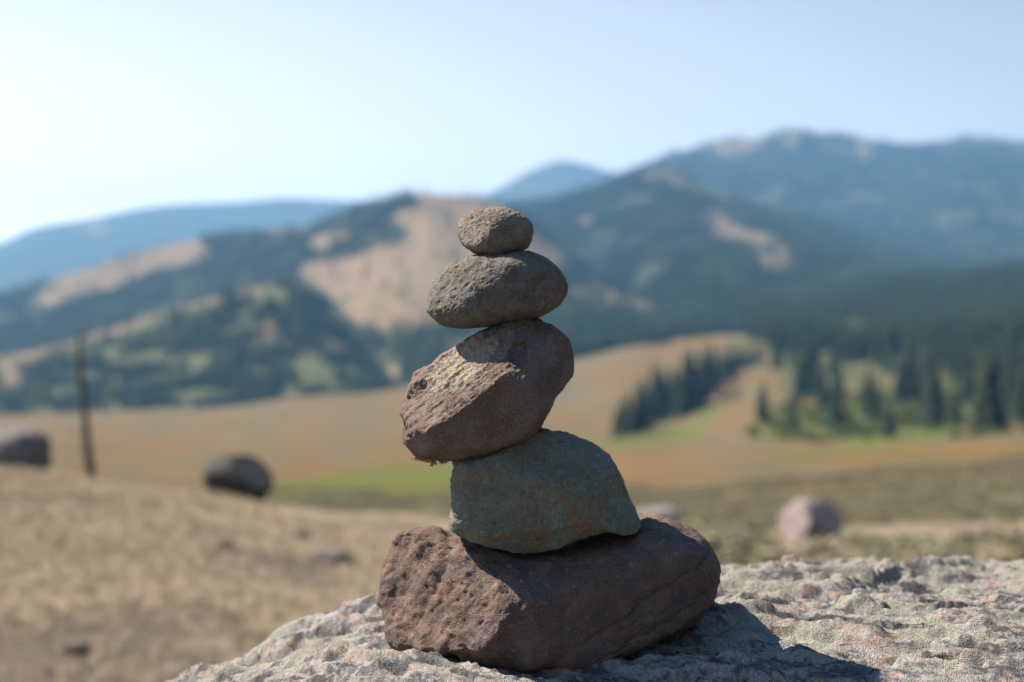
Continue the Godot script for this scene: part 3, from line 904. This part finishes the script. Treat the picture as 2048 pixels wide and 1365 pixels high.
	# the small stone on top
	var small := {"mid": Vector2(990, 467), "depth": 1.03, "front": 66.0, "back": 62.0, "power": 2.5, "nu": 220, "nv": 150,
		"outline": poly([914, 458, 915, 446, 923, 432, 937, 423, 954, 417, 976, 415, 998, 415, 1020, 419, 1040, 425, 1054, 435, 1063, 446, 1067, 463, 1064, 482, 1054, 496, 1037, 505, 1018, 513, 1003, 520, 991, 521, 976, 517, 962, 511, 947, 506, 930, 496, 921, 485, 916, 470]),
		"cuts": [[-6, 4, 64, -0.64, 0.30, 0.70, 14.0], [25, 0, 62, 0.28, -0.02, 0.96, 14.0], [0, -30, 60, 0.0, -0.5, 0.86, 14.0]],
		"relief": func(p: Vector3, n: Vector3) -> float:
			var h := 2.2 * n1.get_noise_3dv(p / 45.0 + Vector3(9, 0, 30))
			h += 2.2 * n5.get_noise_3dv(p / 14.0)
			h -= 1.7 * pits(p + Vector3(0, 80, 0) + Vector3(5, 5, 5) * n2.get_noise_3dv(p / 8.0), 6.5, 0.5) * smoothstep(40.0, -20.0, p.x)
			return h,
		"colour": func(p: Vector3, h: float, n: Vector3) -> Color:
			var v := n1.get_noise_3dv(p / 40.0 + Vector3(70, 60, 30))
			var c := Color(0.265, 0.230, 0.200).lerp(Color(0.215, 0.170, 0.145), smoothstep(-0.1, 0.3, v))
			c = c.lerp(Color(0.24, 0.165, 0.105), 0.6 * smoothstep(0.1, 0.35, n1.get_noise_3dv(p / 30.0 + Vector3(0, 44, 0))))
			return c.lerp(Color(0.115, 0.092, 0.078), 0.75 * smoothstep(0.30, 0.42, n1.get_noise_3dv(p / 5.0 + Vector3(30, 0, 0))))}
	add_stone("cairn_stone", small, volcanic, "small rounded pale pinkish-grey stone on the very top of the stack")

# a bundle of dry rootlets caught under the tilted stone
func tube(st: SurfaceTool, pts: Array, r0: float, r1: float, sides := 4) -> void:
	var n := pts.size()
	var rings := []
	for i in n:
		var t: Vector3 = (pts[mini(i + 1, n - 1)] - pts[maxi(i - 1, 0)]).normalized()
		var a := t.cross(Vector3.RIGHT if absf(t.x) < 0.8 else Vector3.UP).normalized()
		var b := t.cross(a)
		var r := lerpf(r0, r1, float(i) / (n - 1))
		var ring := []
		for s in sides:
			var w := TAU * s / sides
			ring.append([pts[i] + (a * cos(w) + b * sin(w)) * r, a * cos(w) + b * sin(w)])
		rings.append(ring)
	for i in n - 1:
		for s in sides:
			var s2 := (s + 1) % sides
			var q := [rings[i][s], rings[i][s2], rings[i + 1][s2], rings[i + 1][s]]
			var order := [0, 1, 2, 0, 2, 3]
			var g: Vector3 = (q[2][0] - q[0][0]).cross(q[1][0] - q[0][0])
			if g.dot(q[0][1]) < 0.0:
				order = [0, 2, 1, 0, 3, 2]
			for k in order:
				st.set_normal(q[k][1])
				st.add_vertex(q[k][0])

func add_roots(stone: Node3D) -> void:
	var r := RandomNumberGenerator.new()
	r.seed = 9
	var k := 1.03 / F
	var st := SurfaceTool.new()
	st.begin(Mesh.PRIMITIVE_TRIANGLES)
	for i in 70:
		var clod := r.randf() < 0.5
		var x0 := r.randf_range(-140, -112) if clod else r.randf_range(-100, -76)
		var p := Vector3(x0, -128.0 + r.randf_range(-2, 4), r.randf_range(25, 60))
		var pts := [p * k]
		var d := Vector3(r.randf_range(-1.2, 1.2), r.randf_range(-0.9, 0.2), r.randf_range(-0.5, 0.8))
		var low := -128.0 - absf(r.randfn()) * (9.0 if clod else 10.0)
		for q in r.randi_range(3, 9):
			p += d * r.randf_range(1.5, 3.6)
			d += Vector3(r.randf_range(-1.1, 1.1), r.randf_range(-0.8, 0.6), r.randf_range(-0.7, 0.7))
			d = d.limit_length(1.3)
			p.y = clampf(p.y, low - 3.0, -120.0)
			p.x = clampf(p.x, x0 - 14.0, x0 + 14.0)
			pts.append(p * k)
		tube(st, pts, r.randf_range(0.0002, 0.00055), 0.00012, 4)
	# crumbs of earth caught among them
	for i in 26:
		var c := Vector3(r.randf_range(-138, -106), -127.0 - absf(r.randfn()) * 5.0, r.randf_range(30, 62)) * k
		if i > 19:
			c = Vector3(r.randf_range(-98, -78), -131.0 - r.randf() * 12.0, r.randf_range(35, 60)) * k
		var g := r.randf_range(0.0007, 0.0019)
		tube(st, [c - Vector3(g, 0, 0), c - Vector3(g * 0.5, 0, 0), c + Vector3(g * 0.2, g * 0.2, 0), c + Vector3(g * 1.1, 0, 0)], g * 0.5, g * 0.9, 5)
	var m := flat_mat("dry_root", lin(0.27, 0.19, 0.11), 0.9)
	var o := obj("dry_roots", st.commit(), m, stone)
	o.set_meta("kind", "stuff")
	o.set_meta("label", "tangle of dry brown rootlets hanging under the stone")

# ------------------------------------------------------------------ rocks lying in the field

func field_rock(called: String, px: float, py_base: float, w: float, h: float, from: float, to: float, c1: Color, c2: Color, seed_: float, label: String, cuts := [], category := "boulder", group := "") -> void:
	var g := ground_at(px, py_base, from, to)
	var d := -g.z
	var hw := w / F * d * 0.5
	var hh := h / F * d * 0.5
	var nu := 56
	var nv := 40
	var pos := PackedVector3Array()
	var col := PackedColorArray()
	pos.resize(nu * nv)
	col.resize(nu * nv)
	for j in nv:
		var lat := -PI / 2 + PI * j / (nv - 1.0)
		for i in nu:
			var lon := TAU * i / nu
			var e := Vector3(sin(lon) * cos(lat), sin(lat), cos(lon) * cos(lat))
			var f := pow(pow(absf(e.x), 2.6) + pow(absf(e.y), 2.6) + pow(absf(e.z), 2.6), -1.0 / 2.6)
			var p := e * f
			p *= 1.0 + 0.16 * n1.get_noise_3dv(e * 1.0 + Vector3(seed_, 0, 0)) + 0.05 * n1.get_noise_3dv(e * 4.0 + Vector3(seed_, 0, 0))
			for cut in cuts:
				var nn := Vector3(cut[0], cut[1], cut[2]).normalized()
				var over: float = nn.dot(p) - cut[3]
				if over > 0.0:
					p -= nn * over
			pos[j * nu + i] = Vector3(p.x * hw, p.y * hh, p.z * hw * 0.9)
			var v := n1.get_noise_3dv(e * 4.0 + Vector3(0, seed_, 0)) + 0.5 * n2.get_noise_3dv(e * 9.0)
			col[j * nu + i] = c1.lerp(c2, smoothstep(-0.25, 0.35, v))
	var m: StandardMaterial3D = tex.get("field_mat")
	if m == null:
		m = rock_mat("field_stone", tex.rock, 2.2, 0.5, 0.95, 0.25)
		tex.field_mat = m
	var o := obj(called, grid_mesh(nu, nv, pos, col, true), m)
	o.position = g + Vector3(0, hh * 0.82, 0)
	tag(o, label, category, group)

func make_field_rocks() -> void:
	var grey := Color(0.195, 0.182, 0.176)
	var dark := Color(0.065, 0.062, 0.055)
	var pink := Color(0.36, 0.285, 0.255)
	var brown := Color(0.130, 0.098, 0.078)
	field_rock("boulder", 26, 950, 134, 104, 13, 19, Color(0.235, 0.205, 0.195), Color(0.205, 0.178, 0.168), 1.0, "rounded pale grey boulder standing on the grassy crest near the burnt snag", [])
	field_rock("boulder", 478, 998, 134, 100, 13, 19, dark, Color(0.104, 0.098, 0.085), 4.0, "blackish boulder half hidden by dry grass on the crest of the slope", [[0.72, 0.62, 0.3, 0.56]])
	field_rock("boulder", 1624, 1092, 124, 100, 12, 30, pink, Color(0.195, 0.156, 0.153), 7.0, "pale pinkish boulder among the grey-green sagebrush beside yellow flowers", [[-0.85, 0.25, 0.45, 0.74], [0.62, 0.55, 0.55, 0.66]])
	field_rock("boulder", 1318, 1062, 92, 50, 20, 60, Color(0.234, 0.221, 0.202), grey, 11.0, "grey rounded boulder showing just above the hump of the base stone", [])
	var small := [[659, 1124, 84, 26, Color(0.143, 0.150, 0.163), "flat blue-grey rock, the widest of the rocks lying in the dry grass"],
		[602, 1078, 36, 22, Color(0.312, 0.260, 0.221), "pale tan rock lying in dry grass above the flat blue-grey rock"],
		[447, 1100, 36, 20, Color(0.124, 0.117, 0.117), "dark grey rock lying alone in dry grass below the blackish boulder"],
		[150, 1306, 54, 24, Color(0.085, 0.065, 0.058), "dark brown rock on the bare dirt of the slope"]]
	for s in small:
		s[4] = (s[4] as Color).lerp(Color(0.205, 0.168, 0.125), 0.55)
		field_rock("rock", s[0], s[1], s[2], s[3], 4.5, 17.0, s[4], s[4] * 0.75, s[0] * 0.37, s[5], [], "rock", "rocks lying on the slope")

# ------------------------------------------------------------------ the burnt snag

func make_snag() -> void:
	var d := 30.0
	var x := (192.0 - 1024.0) / F * d
	var foot := Vector3(x, ground_y(x, -d), -d)
	var o := thing("burnt_snag", foot, "leaning charred bare tree trunk rising behind the grassy crest", "dead tree")
	var top := at(158, 668, 30.4) - foot
	var pts := []
	for i in 14:
		var t := i / 13.0
		var p := Vector3(0, -0.3, 0).lerp(top, t)
		p += Vector3(0.14 * n1.get_noise_1d(t * 3.0), 0, 0.05 * n1.get_noise_1d(t * 3.0 + 20.0))
		pts.append(p)
	var st := SurfaceTool.new()
	st.begin(Mesh.PRIMITIVE_TRIANGLES)
	tube(st, pts, 0.125, 0.04, 10)
	var m := rock_mat("charred_wood", tex.rock, 3.0, 0.6, 0.95, 0.25)
	m.vertex_color_use_as_albedo = false
	m.albedo_color = lin(0.085, 0.072, 0.062)
	obj("trunk", st.commit(), m, o)
	var r := RandomNumberGenerator.new()
	r.seed = 3
	for i in 9:
		var t := r.randf_range(0.35, 0.97)
		var p: Vector3 = pts[int(t * 13)]
		var a := r.randf() * TAU
		var l := r.randf_range(0.18, 0.62)
		st = SurfaceTool.new()
		st.begin(Mesh.PRIMITIVE_TRIANGLES)
		tube(st, [p, p + Vector3(cos(a) * l * 0.6, l * 0.1, sin(a) * l * 0.6), p + Vector3(cos(a) * l, l * 0.35, sin(a) * l)], 0.022, 0.008, 5)
		obj("branch", st.commit(), m, o)

# ------------------------------------------------------------------ conifers

# the crown of one conifer, one metre tall, built of drooping boughs
func conifer_crown(seed_: int, boughs: int, width: float) -> ArrayMesh:
	var r := RandomNumberGenerator.new()
	r.seed = seed_
	var st := SurfaceTool.new()
	st.begin(Mesh.PRIMITIVE_TRIANGLES)
	for i in boughs:
		var t := pow((i + r.randf()) / boughs, 0.8)
		var y := 0.07 + 0.92 * t
		var reach := width * (1.0 - t) * r.randf_range(0.65, 1.15) + 0.012
		var a := i * 2.399 + r.randf_range(-0.4, 0.4)
		var out := Vector3(cos(a), 0, sin(a))
		var side := Vector3(-sin(a), 0, cos(a)) * reach * r.randf_range(0.30, 0.5)
		var root := Vector3(0, y + 0.02, 0)
		var droop := reach * r.randf_range(0.15, 0.55)
		var tip := Vector3(0, y - droop, 0) + out * reach
		var mid := (root + tip) * 0.5 + Vector3(0, reach * 0.14, 0)
		var lift := Vector3(0, reach * 0.18, 0)
		for tri in [[root, mid + side - lift, tip], [root, tip, mid - side - lift], [root + lift * 0.3, mid + side * 0.6 - lift * 1.6, mid - side * 0.6 - lift * 1.6]]:
			var nn: Vector3 = (tri[2] - tri[0]).cross(tri[1] - tri[0]).normalized()
			for q in tri:
				st.set_normal(nn)
				st.add_vertex(q)
	return st.commit()

func trunk_mesh() -> ArrayMesh:
	var st := SurfaceTool.new()
	st.begin(Mesh.PRIMITIVE_TRIANGLES)
	tube(st, [Vector3(0, -0.04, 0), Vector3(0, 0.3, 0), Vector3(0, 0.75, 0), Vector3(0, 0.98, 0)], 0.016, 0.002, 6)
	return st.commit()

func make_trees() -> void:
	var needles := []
	for c in [lin(0.024, 0.042, 0.028), lin(0.044, 0.062, 0.032), lin(0.030, 0.048, 0.028)]:
		needles.append(flat_mat("needles", c, 0.85))
	var bark := flat_mat("bark", lin(0.068, 0.052, 0.040), 0.95)
	var crowns := []
	for i in 5:
		crowns.append(conifer_crown(40 + i, 150, 0.17 + 0.02 * i))
	var trunk := trunk_mesh()
	var r := RandomNumberGenerator.new()
	r.seed = 77
	# the ones that stand out by the meadow: [column, row of the foot, row of the tip]
	var spots := [[1232, 876, 818], [1240, 878, 808], [1256, 866, 790], [1282, 862, 772], [1306, 846, 748], [1328, 830, 738], [1350, 822, 730], [1368, 812, 720], [1386, 802, 712], [1404, 786, 702], [1422, 770, 694], [1250, 873, 800], [1262, 874, 806], [1275, 873, 784], [1288, 866, 776], [1300, 858, 759], [1312, 850, 752], [1320, 840, 744], [1332, 838, 750], [1344, 834, 751], [1356, 835, 742], [1365, 834, 739], [1373, 828, 730], [1380, 824, 719], [1390, 820, 722], [1400, 815, 714], [1408, 800, 708], [1415, 789, 704], [1425, 782, 704], [1434, 774, 699], [1446, 766, 698], [1459, 759, 694], [1472, 748, 688], [1484, 739, 689], [1498, 734, 684], [1512, 727, 676], [1526, 722, 672],
		[1446, 801, 764], [1460, 803, 762], [1474, 801, 766], [1528, 849, 764], [1520, 838, 776], [1588, 863, 774], [1578, 858, 790], [1600, 800, 700], [1612, 790, 690], [1673, 849, 759], [1660, 842, 774], [1648, 825, 722], [1632, 800, 716], [1738, 843, 749], [1752, 846, 760], [1726, 830, 760], [1782, 878, 799], [1770, 852, 780], [1867, 848, 729], [1878, 846, 752], [1858, 838, 756], [1907, 853, 759], [1916, 848, 774], [1972, 868, 724], [1984, 866, 742], [1992, 866, 740], [1960, 852, 752], [2036, 848, 729], [2022, 842, 736], [2048, 850, 740], [2010, 838, 732], [1800, 808, 716], [1812, 800, 722], [1850, 790, 700], [1930, 812, 716], [1945, 806, 706]]
	for i in 235:
		var px := r.randf_range(1540, 2075)
		var py := lerpf(668, 800, pow(r.randf(), 1.2))
		if py > 750 and n1.get_noise_2d(px * 0.012, py * 0.02) < -0.05:
			continue
		if in_any([poly([1655, 672, 1765, 628, 1770, 668, 1700, 700]), poly([1560, 720, 1530, 800, 1600, 800, 1590, 740]), poly([1690, 735, 1770, 740, 1780, 790, 1700, 790])], Vector2(px, py)):
			continue
		spots.append([px, py, py - lerpf(48, 92, (py - 668) / 132.0) * r.randf_range(0.75, 1.15)])
	var row_group := "conifers of the wood beside the meadow"
	for s in spots:
		var g := ground_at(s[0], s[1], 230.0, 950.0)
		var tall: float = (s[1] - s[2]) / F * -g.z * r.randf_range(0.95, 1.3)
		var in_row: bool = s[0] < 1535 and s[1] < 880
		var label := "dark conifer in the slanting row that reaches down to the bright green grass" if in_row else "dark conifer standing on the wooded slope above the green thicket"
		var o := thing("conifer_tree", g, label, "tree", "conifers in the slanting row" if in_row else row_group)
		o.scale = Vector3(tall * r.randf_range(0.95, 1.4), tall, tall * r.randf_range(0.95, 1.4))
		o.rotation.y = r.randf() * TAU
		obj("trunk", trunk, bark, o)
		obj("crown", crowns[r.randi() % 5], needles[r.randi() % 3], o)
	# woods too far off to tell the trees apart
	var leaf0 := flat_mat("far_needles", Color.WHITE, 0.9, true)
	var spots2 := []
	var tint2 := []
	for i in 6000:
		var d := sqrt(r.randf_range(620.0 * 620.0, 1330.0 * 1330.0))
		var px := r.randf_range(1380, 2250)
		var x := (px - 1024.0) / F * d
		var y := ground_y(x, -d)
		var py := HORIZON + (EYE.y - y) / d * F
		if py > 700.0 - 20.0 * n1.get_noise_2d(x * 0.02, d * 0.01) - 60.0 * smoothstep(1560.0, 1430.0, px) or in_any(hills.front_mountain.bare, Vector2(px + 10.0 * n1.get_noise_2d(x * 0.03, d * 0.02), py)):
			continue
		var tall := r.randf_range(11.0, 20.0)
		spots2.append(Transform3D(Basis(Vector3.UP, r.randf() * TAU).scaled(Vector3(tall * 1.1, tall, tall * 1.1)), Vector3(x, y - 0.4, -d)))
		tint2.append(Color(0.024, 0.040, 0.026).lerp(Color(0.044, 0.060, 0.028), r.randf() * 0.6))
	scatter("forest", conifer_crown(91, 44, 0.22), leaf0, spots2, tint2, "dark conifer wood on the rise above the meadow trees", "forest")
	var leaf := flat_mat("far_needles", Color.WHITE, 0.9, true)
	var crown := conifer_crown(90, 34, 0.24)
	var plan := [["near_spur", 11000, 7.0, 14.0, "dark conifer wood covering the spur beyond the left meadow", 0.02, 0.08], ["bare_hill", 24000, 10.0, 19.0, "blue-green conifer wood round the bare tan slope of the middle hill", 0.008, 0.25],
		["front_mountain", 34000, 13.0, 22.0, "dense conifer forest on the slope below the highest mountain", 0.006, 0.25], ["back_mountain", 26000, 15.0, 24.0, "hazy blue conifer forest on the highest mountain", 0.004, 0.25]]
	for pl in plan:
		var h: Dictionary = hills[pl[0]]
		var where := []
		var tint := []
		var p0: float = maxf(h.ridge[0][0], -150.0)
		var p1: float = minf(h.ridge[-1][0], 2200.0)
		for i in pl[1]:
			var px := r.randf_range(p0, p1)
			var dr := smooth_lut(h.ridge, px, 2)
			var df := lut(h.foot, px, 1)
			var d := sqrt(lerpf(df * df, dr * dr, r.randf()))
			var p := Vector3((px - 1024.0) / F * d, hill_y(h, px, d), -d)
			var tall := r.randf_range(pl[2], pl[3])
			var stray := Vector2(r.randfn() * 9.0, r.randfn() * 5.0)
			if (hill_bare(h, px, p, stray) or hill_bare(h, px, p + Vector3(0, tall * 0.5, 0), stray)) and r.randf() > 0.06:
				continue
			if n1.get_noise_2d(p.x * pl[5] + 500.0, p.z * pl[5]) > pl[6]:
				continue
			var b := Basis(Vector3.UP, r.randf() * TAU).scaled(Vector3(tall * 1.1, tall, tall * 1.1))
			where.append(Transform3D(b, p - Vector3(0, 0.5, 0)))
			var v := n1.get_noise_2d(p.x * 0.01 + 70.0, p.z * 0.006)
			var c := Color(0.024, 0.044, 0.029).lerp(Color(0.075, 0.10, 0.042), smoothstep(0.05, 0.45, v) * 0.8)
			tint.append(c * r.randf_range(0.55, 1.45))
		scatter("forest", crown, leaf, where, tint, pl[4], "forest")

# ------------------------------------------------------------------ low plants

func tuft_mesh(seed_: int, blades: int, spread: float, width: float) -> ArrayMesh:
	var r := RandomNumberGenerator.new()
	r.seed = seed_
	var st := SurfaceTool.new()
	st.begin(Mesh.PRIMITIVE_TRIANGLES)
	for i in blades:
		var a := r.randf() * TAU
		var o := Vector3(cos(a), 0, sin(a))
		var p := o * r.randf() * spread * 0.4
		var h := r.randf_range(0.5, 1.0)
		var tip := p + o * spread * r.randf_range(0.3, 1.0) + Vector3(0, h, 0)
		var s := Vector3(-sin(a), 0, cos(a)) * width
		var nn := (tip - (p + s)).cross((p - s) - (p + s)).normalized()
		for q in [p + s, p - s, tip]:
			st.set_normal(nn)
			st.add_vertex(q)
	return st.commit()

func bush_mesh(seed_: int, leaves: int, size: float, low := 0.05) -> ArrayMesh:
	var r := RandomNumberGenerator.new()
	r.seed = seed_
	var st := SurfaceTool.new()
	st.begin(Mesh.PRIMITIVE_TRIANGLES)
	for i in leaves:
		var d := Vector3(r.randfn(), absf(r.randfn()) * 0.9, r.randfn()).normalized()
		var f := 0.55 + 0.45 * pow(r.randf(), 0.6)
		f *= 1.0 + 0.35 * n2.get_noise_3dv(d * 1.6 + Vector3(seed_, 0, 0))
		var p := Vector3(d.x * 0.5, d.y * 0.8 + low, d.z * 0.5) * f
		var a := Vector3(r.randfn(), r.randfn() * 0.6, r.randfn()).normalized() * size
		var b := a.cross(Vector3(r.randfn(), r.randfn(), r.randfn())).normalized() * size * 0.5
		var nn := b.cross(a).normalized()
		for q in [p - b, p + a, p + b]:
			st.set_normal(nn)
			st.add_vertex(q)
	return st.commit()

func make_plants() -> void:
	var r := RandomNumberGenerator.new()
	r.seed = 21
	var leaf := flat_mat("dry_blades", Color.WHITE, 0.95, true)
	# dry grass on the near slope
	var where := []
	var tint := []
	for i in 90000:
		var d := sqrt(r.randf_range(3.6 * 3.6, 26.0 * 26.0))
		var px := r.randf_range(-260, 2300)
		var x := (px - 1024.0) / F * d
		var v := n1.get_noise_2d(x * 0.55, -d * 0.55) + 0.7 * n1.get_noise_2d(x * 0.16 + 9.0, -d * 0.16)
		v += 0.75 * bare_dirt(x, -d)
		if r.randf() < smoothstep(-0.1, 0.7, v) * 0.75:
			continue
		var h := r.randf_range(0.03, 0.085)
		where.append(Transform3D(Basis(Vector3.UP, r.randf() * TAU).scaled(Vector3(h * 1.3, h, h * 1.3)), Vector3(x, ground_y(x, -d) - 0.01, -d)))
		var c := Color(0.311, 0.253, 0.176).lerp(Color(0.257, 0.200, 0.137), r.randf())
		if r.randf() < 0.05:
			c = Color(0.112, 0.122, 0.056)
		tint.append(c)
	scatter("dry_grass", tuft_mesh(2, 14, 1.1, 0.03), leaf, where, tint, "short straw-coloured dry grass on the near slope", "grass")
	# sagebrush
	where = []
	tint = []
	for i in 15000:
		var d := pow(r.randf(), 0.75) * 100.0 + 9.0
		var px := r.randf_range(150, 2250)
		var x := (px - 1024.0) / F * d
		if d < 21.0 and px > 1545.0 and px < 1705.0 and d > 13.0:
			continue
		if d < 30.0 and r.randf() > smoothstep(1000.0, 1350.0, px):
			continue
		if n1.get_noise_2d(x * 0.06, -d * 0.04 + 3.0) < -0.05 + r.randf_range(-0.25, 0.25):
			continue
		var h := r.randf_range(0.10, 0.27)
		where.append(Transform3D(Basis(Vector3.UP, r.randf() * TAU).scaled(Vector3(h * 1.9, h, h * 1.9)), Vector3(x, ground_y(x, -d) - 0.02, -d)))
		tint.append(Color(0.152, 0.148, 0.100).lerp(Color(0.178, 0.148, 0.085), r.randf()) * r.randf_range(0.75, 1.15))
	scatter("sagebrush", bush_mesh(5, 150, 0.17), leaf, where, tint, "low grey-green sagebrush covering the slope beyond the boulder", "sagebrush")
	# green thicket at the foot of the wood
	where = []
	tint = []
	for i in 1500:
		var px := r.randf_range(1490, 2080)
		var py := r.randf_range(790, 886)
		if n1.get_noise_2d(px * 0.01, py * 0.025 + 8.0) < -0.1 or not in_any([poly([1490, 872, 1560, 815, 1640, 795, 1760, 790, 2080, 770, 2080, 866, 1900, 878, 1760, 892, 1620, 886])], Vector2(px, py)):
			continue
		var g := ground_at(px, py, 230.0, 700.0)
		var h := r.randf_range(0.7, 2.0)
		where.append(Transform3D(Basis(Vector3.UP, r.randf() * TAU).scaled(Vector3(h * 1.3, h, h * 1.3)), g - Vector3(0, 0.2, 0)))
		tint.append(Color(0.052, 0.078, 0.023).lerp(Color(0.088, 0.099, 0.036), r.randf()))
	scatter("green_thicket", bush_mesh(8, 130, 0.2), leaf, where, tint, "green willow thicket at the foot of the conifers", "thicket")
	# two flowering bushes
	for q in [[1574, 1082, 46, 34, 12.0, 30.0, "yellow flowering bush at the left foot of the pale pinkish boulder"], [494, 1002, 34, 42, 12.0, 18.0, "yellow flowering bush in front of the blackish boulder"]]:
		var g := ground_at(q[0], q[1], q[4], q[5])
		if q[0] < 600:
			g.z += 0.45
			g.y = ground_y(g.x, g.z)
		var o := thing("rabbitbrush", g, q[6], "bush")
		var k: float = -g.z / F
		o.scale = Vector3(q[2] * k, q[3] * k, q[2] * k)
		obj("foliage", bush_mesh(30, 260, 0.11), flat_mat("grey_green_leaves", lin(0.114, 0.114, 0.057), 0.9), o)
		obj("flowers", bush_mesh(31, 200, 0.09, 0.22), flat_mat("yellow_flowers", lin(0.50, 0.33, 0.05), 0.9), o)
